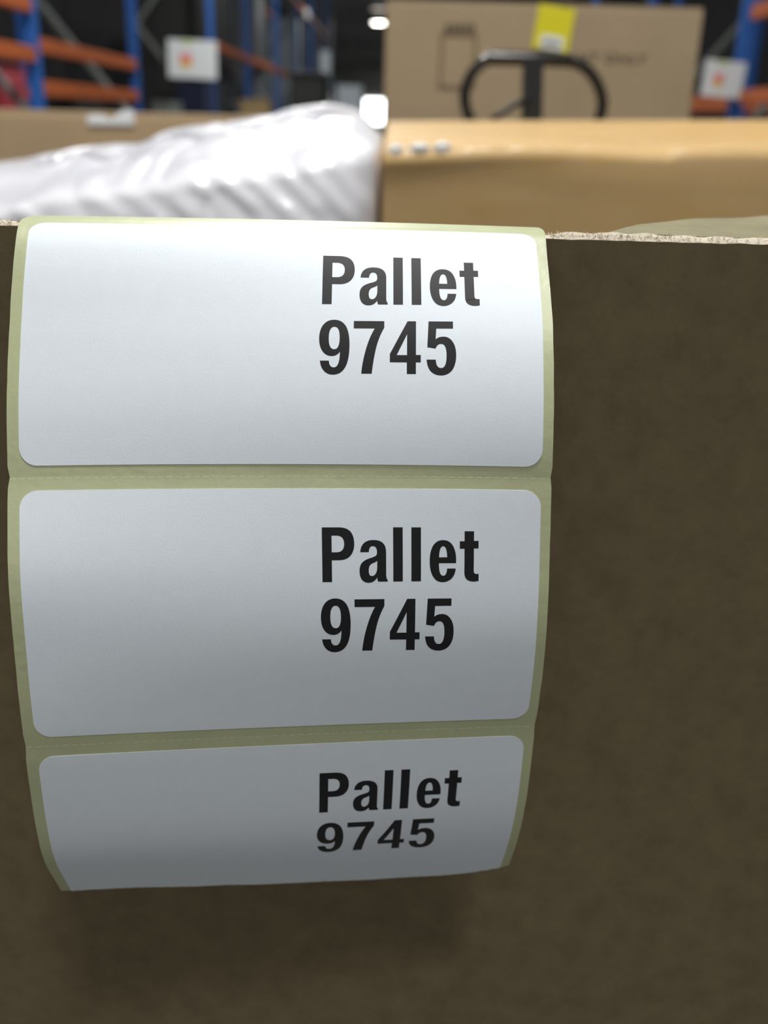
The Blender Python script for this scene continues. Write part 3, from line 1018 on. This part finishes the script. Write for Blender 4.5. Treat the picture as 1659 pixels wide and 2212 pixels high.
# condensed bold letters, cap height 1, baseline 0
GLYPH = {
    'P': (0.58, [[(0, 0), (0, 1), (0.30, 1), (0.455, 1.0, 0.52, 0.91), (0.575, 0.83, 0.575, 0.70), (0.575, 0.56, 0.50, 0.475), (0.43, 0.40, 0.30, 0.40), (0.172, 0.40), (0.172, 0)],
                 [(0.172, 0.85), (0.172, 0.545), (0.27, 0.545), (0.395, 0.555, 0.395, 0.70), (0.395, 0.84, 0.27, 0.85)]]),
    'l': (0.176, [[(0, 0), (0, 1), (0.172, 1), (0.172, 0)]]),
    't': (0.34, [[(0.085, 0.93), (0.255, 0.93), (0.255, 0.75), (0.338, 0.75), (0.338, 0.61), (0.255, 0.61), (0.255, 0.20), (0.255, 0.125, 0.315, 0.13), (0.345, 0.135), (0.345, 0.0),
                  (0.20, -0.035, 0.13, 0.03), (0.085, 0.07, 0.085, 0.17), (0.085, 0.604), (0, 0.604), (0, 0.744), (0.085, 0.744)]]),
    'e': (0.48, [[(0.478, 0.335), (0.168, 0.335), (0.165, 0.10, 0.25, 0.10), (0.31, 0.105, 0.315, 0.235), (0.472, 0.235), (0.46, 0.10, 0.385, 0.035), (0.32, -0.02, 0.24, -0.02),
                  (0.12, -0.02, 0.06, 0.09), (0, 0.20, 0, 0.37), (0, 0.55, 0.06, 0.66), (0.125, 0.765, 0.24, 0.765), (0.36, 0.765, 0.42, 0.66), (0.478, 0.55, 0.478, 0.40)],
                 [(0.17, 0.445), (0.315, 0.445), (0.312, 0.65, 0.245, 0.65), (0.175, 0.65, 0.17, 0.445)]]),
    'a': (0.50, [[(0.505, 0.0), (0.335, 0.0), (0.32, 0.03, 0.315, 0.075), (0.26, -0.02, 0.165, -0.02), (0.085, -0.02, 0.04, 0.04), (0, 0.10, 0, 0.20), (0, 0.30, 0.05, 0.355), (0.09, 0.40, 0.175, 0.43),
                  (0.26, 0.455, 0.29, 0.475), (0.315, 0.495, 0.315, 0.545), (0.315, 0.655, 0.24, 0.655), (0.175, 0.655, 0.168, 0.545), (0.015, 0.545), (0.02, 0.65, 0.08, 0.71), (0.14, 0.768, 0.25, 0.768),
                  (0.37, 0.768, 0.425, 0.71), (0.478, 0.655, 0.478, 0.545), (0.478, 0.13), (0.478, 0.06, 0.505, 0.03)],
                 [(0.318, 0.385), (0.29, 0.36, 0.235, 0.34), (0.165, 0.31, 0.165, 0.21), (0.165, 0.105, 0.22, 0.105), (0.27, 0.105, 0.298, 0.165), (0.318, 0.21, 0.318, 0.29)]]),
    '9': (0.535, [[(0.02, 0.24), (0.178, 0.24), (0.185, 0.115, 0.265, 0.115), (0.37, 0.115, 0.37, 0.41), (0.32, 0.325, 0.225, 0.325), (0.12, 0.325, 0.06, 0.42), (0, 0.51, 0, 0.66), (0, 0.82, 0.065, 0.92),
                   (0.14, 1.022, 0.26, 1.022), (0.40, 1.022, 0.47, 0.90), (0.538, 0.775, 0.538, 0.53), (0.538, 0.25, 0.465, 0.115), (0.39, -0.022, 0.25, -0.022), (0.15, -0.022, 0.09, 0.05), (0.03, 0.115, 0.02, 0.24)],
                  [(0.268, 0.455), (0.17, 0.455, 0.17, 0.67), (0.17, 0.885, 0.268, 0.885), (0.362, 0.885, 0.362, 0.67), (0.362, 0.455, 0.268, 0.455)]]),
    '7': (0.54, [[(0, 1), (0.54, 1), (0.54, 0.87), (0.44, 0.68, 0.395, 0.46), (0.35, 0.24, 0.325, 0), (0.14, 0), (0.155, 0.20, 0.215, 0.44), (0.275, 0.68, 0.37, 0.855), (0, 0.855)]]),
    '4': (0.545, [[(0.31, 1), (0.46, 1), (0.46, 0.355), (0.545, 0.355), (0.545, 0.215), (0.46, 0.215), (0.46, 0), (0.30, 0), (0.30, 0.215), (0, 0.215), (0, 0.37)],
                  [(0.302, 0.351), (0.302, 0.745), (0.122, 0.351)]]),
    '5': (0.52, [[(0.035, 1), (0.468, 1), (0.468, 0.86), (0.172, 0.86), (0.16, 0.655), (0.215, 0.705, 0.30, 0.705), (0.40, 0.705, 0.46, 0.61), (0.522, 0.515, 0.522, 0.355), (0.522, 0.18, 0.45, 0.075), (0.375, -0.022, 0.255, -0.022),
                  (0.14, -0.022, 0.075, 0.05), (0.01, 0.12, 0, 0.27), (0.162, 0.27), (0.17, 0.115, 0.255, 0.115), (0.352, 0.115, 0.352, 0.345), (0.352, 0.565, 0.258, 0.565), (0.185, 0.565, 0.16, 0.475), (0.012, 0.50)]]),
}
WORD = [('P', 0.0), ('a', 0.665), ('l', 1.270), ('l', 1.597), ('e', 1.925), ('t', 2.468)]
NUMBER = [('9', 0.0), ('7', 0.608), ('4', 1.250), ('5', 1.897)]


def glyph_bms(seq, u0, base, cap, wscale, v0):
    bms = []
    for ch, x in seq:
        loops = []
        for lp in GLYPH[ch][1]:
            pts = path(lp)
            if abs(pts[0][0] - pts[-1][0]) < 1e-6 and abs(pts[0][1] - pts[-1][1]) < 1e-6:
                pts = pts[:-1]
            loops.append([(u0 + (x + px) * wscale, v0 + base - py * cap) for px, py in pts])
        bms.append(flat_bm(loops, 6.0, 1.1))
    return bms


def rounded(u0, u1, v0, v1, r, n=8):
    out = []
    for cx, cy, a0 in ((u0 + r, v0 + r, 180), (u1 - r, v0 + r, 270), (u1 - r, v1 - r, 0), (u0 + r, v1 - r, 90)):
        for k_ in range(n + 1):
            w = math.radians(a0 + 90 * k_ / n)
            out.append((cx + r * math.cos(w), cy + r * math.sin(w)))
    return out


LABELS = ['topmost white label of the strip, bent over the carton edge', 'middle white label of the strip', 'lowest white label of the strip, torn off along its bottom']
for k_ in range(3):
    v0 = k_ * PITCH_MM
    if k_ < 2:
        ol = rounded(0, LW, v0, v0 + LH, 3.4)
    else:
        r = 3.4
        ol = rounded(0, LW, v0, v0 + LH, r)[:18]
        ol += [(lerp(LW, 0, i / 140), tear_v(lerp(LW, 0, i / 140), 1.0) - 0.10 + 0.08 * noise.noise(Vector((i * 0.6, 8, 0)))) for i in range(141)]
    lab = bend('label', [flat_bm([ol], 5.0, 1.0)], 0.005, 0.13, M['paper'], strip, soff)
    lab['label'] = LABELS[k_]
    du = (0, 0, -0.8)[k_]
    bend('printed_word', glyph_bms(WORD, 57.5 + du, 18.2, 10.75, 10.85, v0), 0.128, 0.148, M['ink'], lab, soff)
    bend('printed_number', glyph_bms(NUMBER, 57.1 + du, 32.4, 10.7, 10.85, v0), 0.128, 0.148, M['ink'], lab, soff)
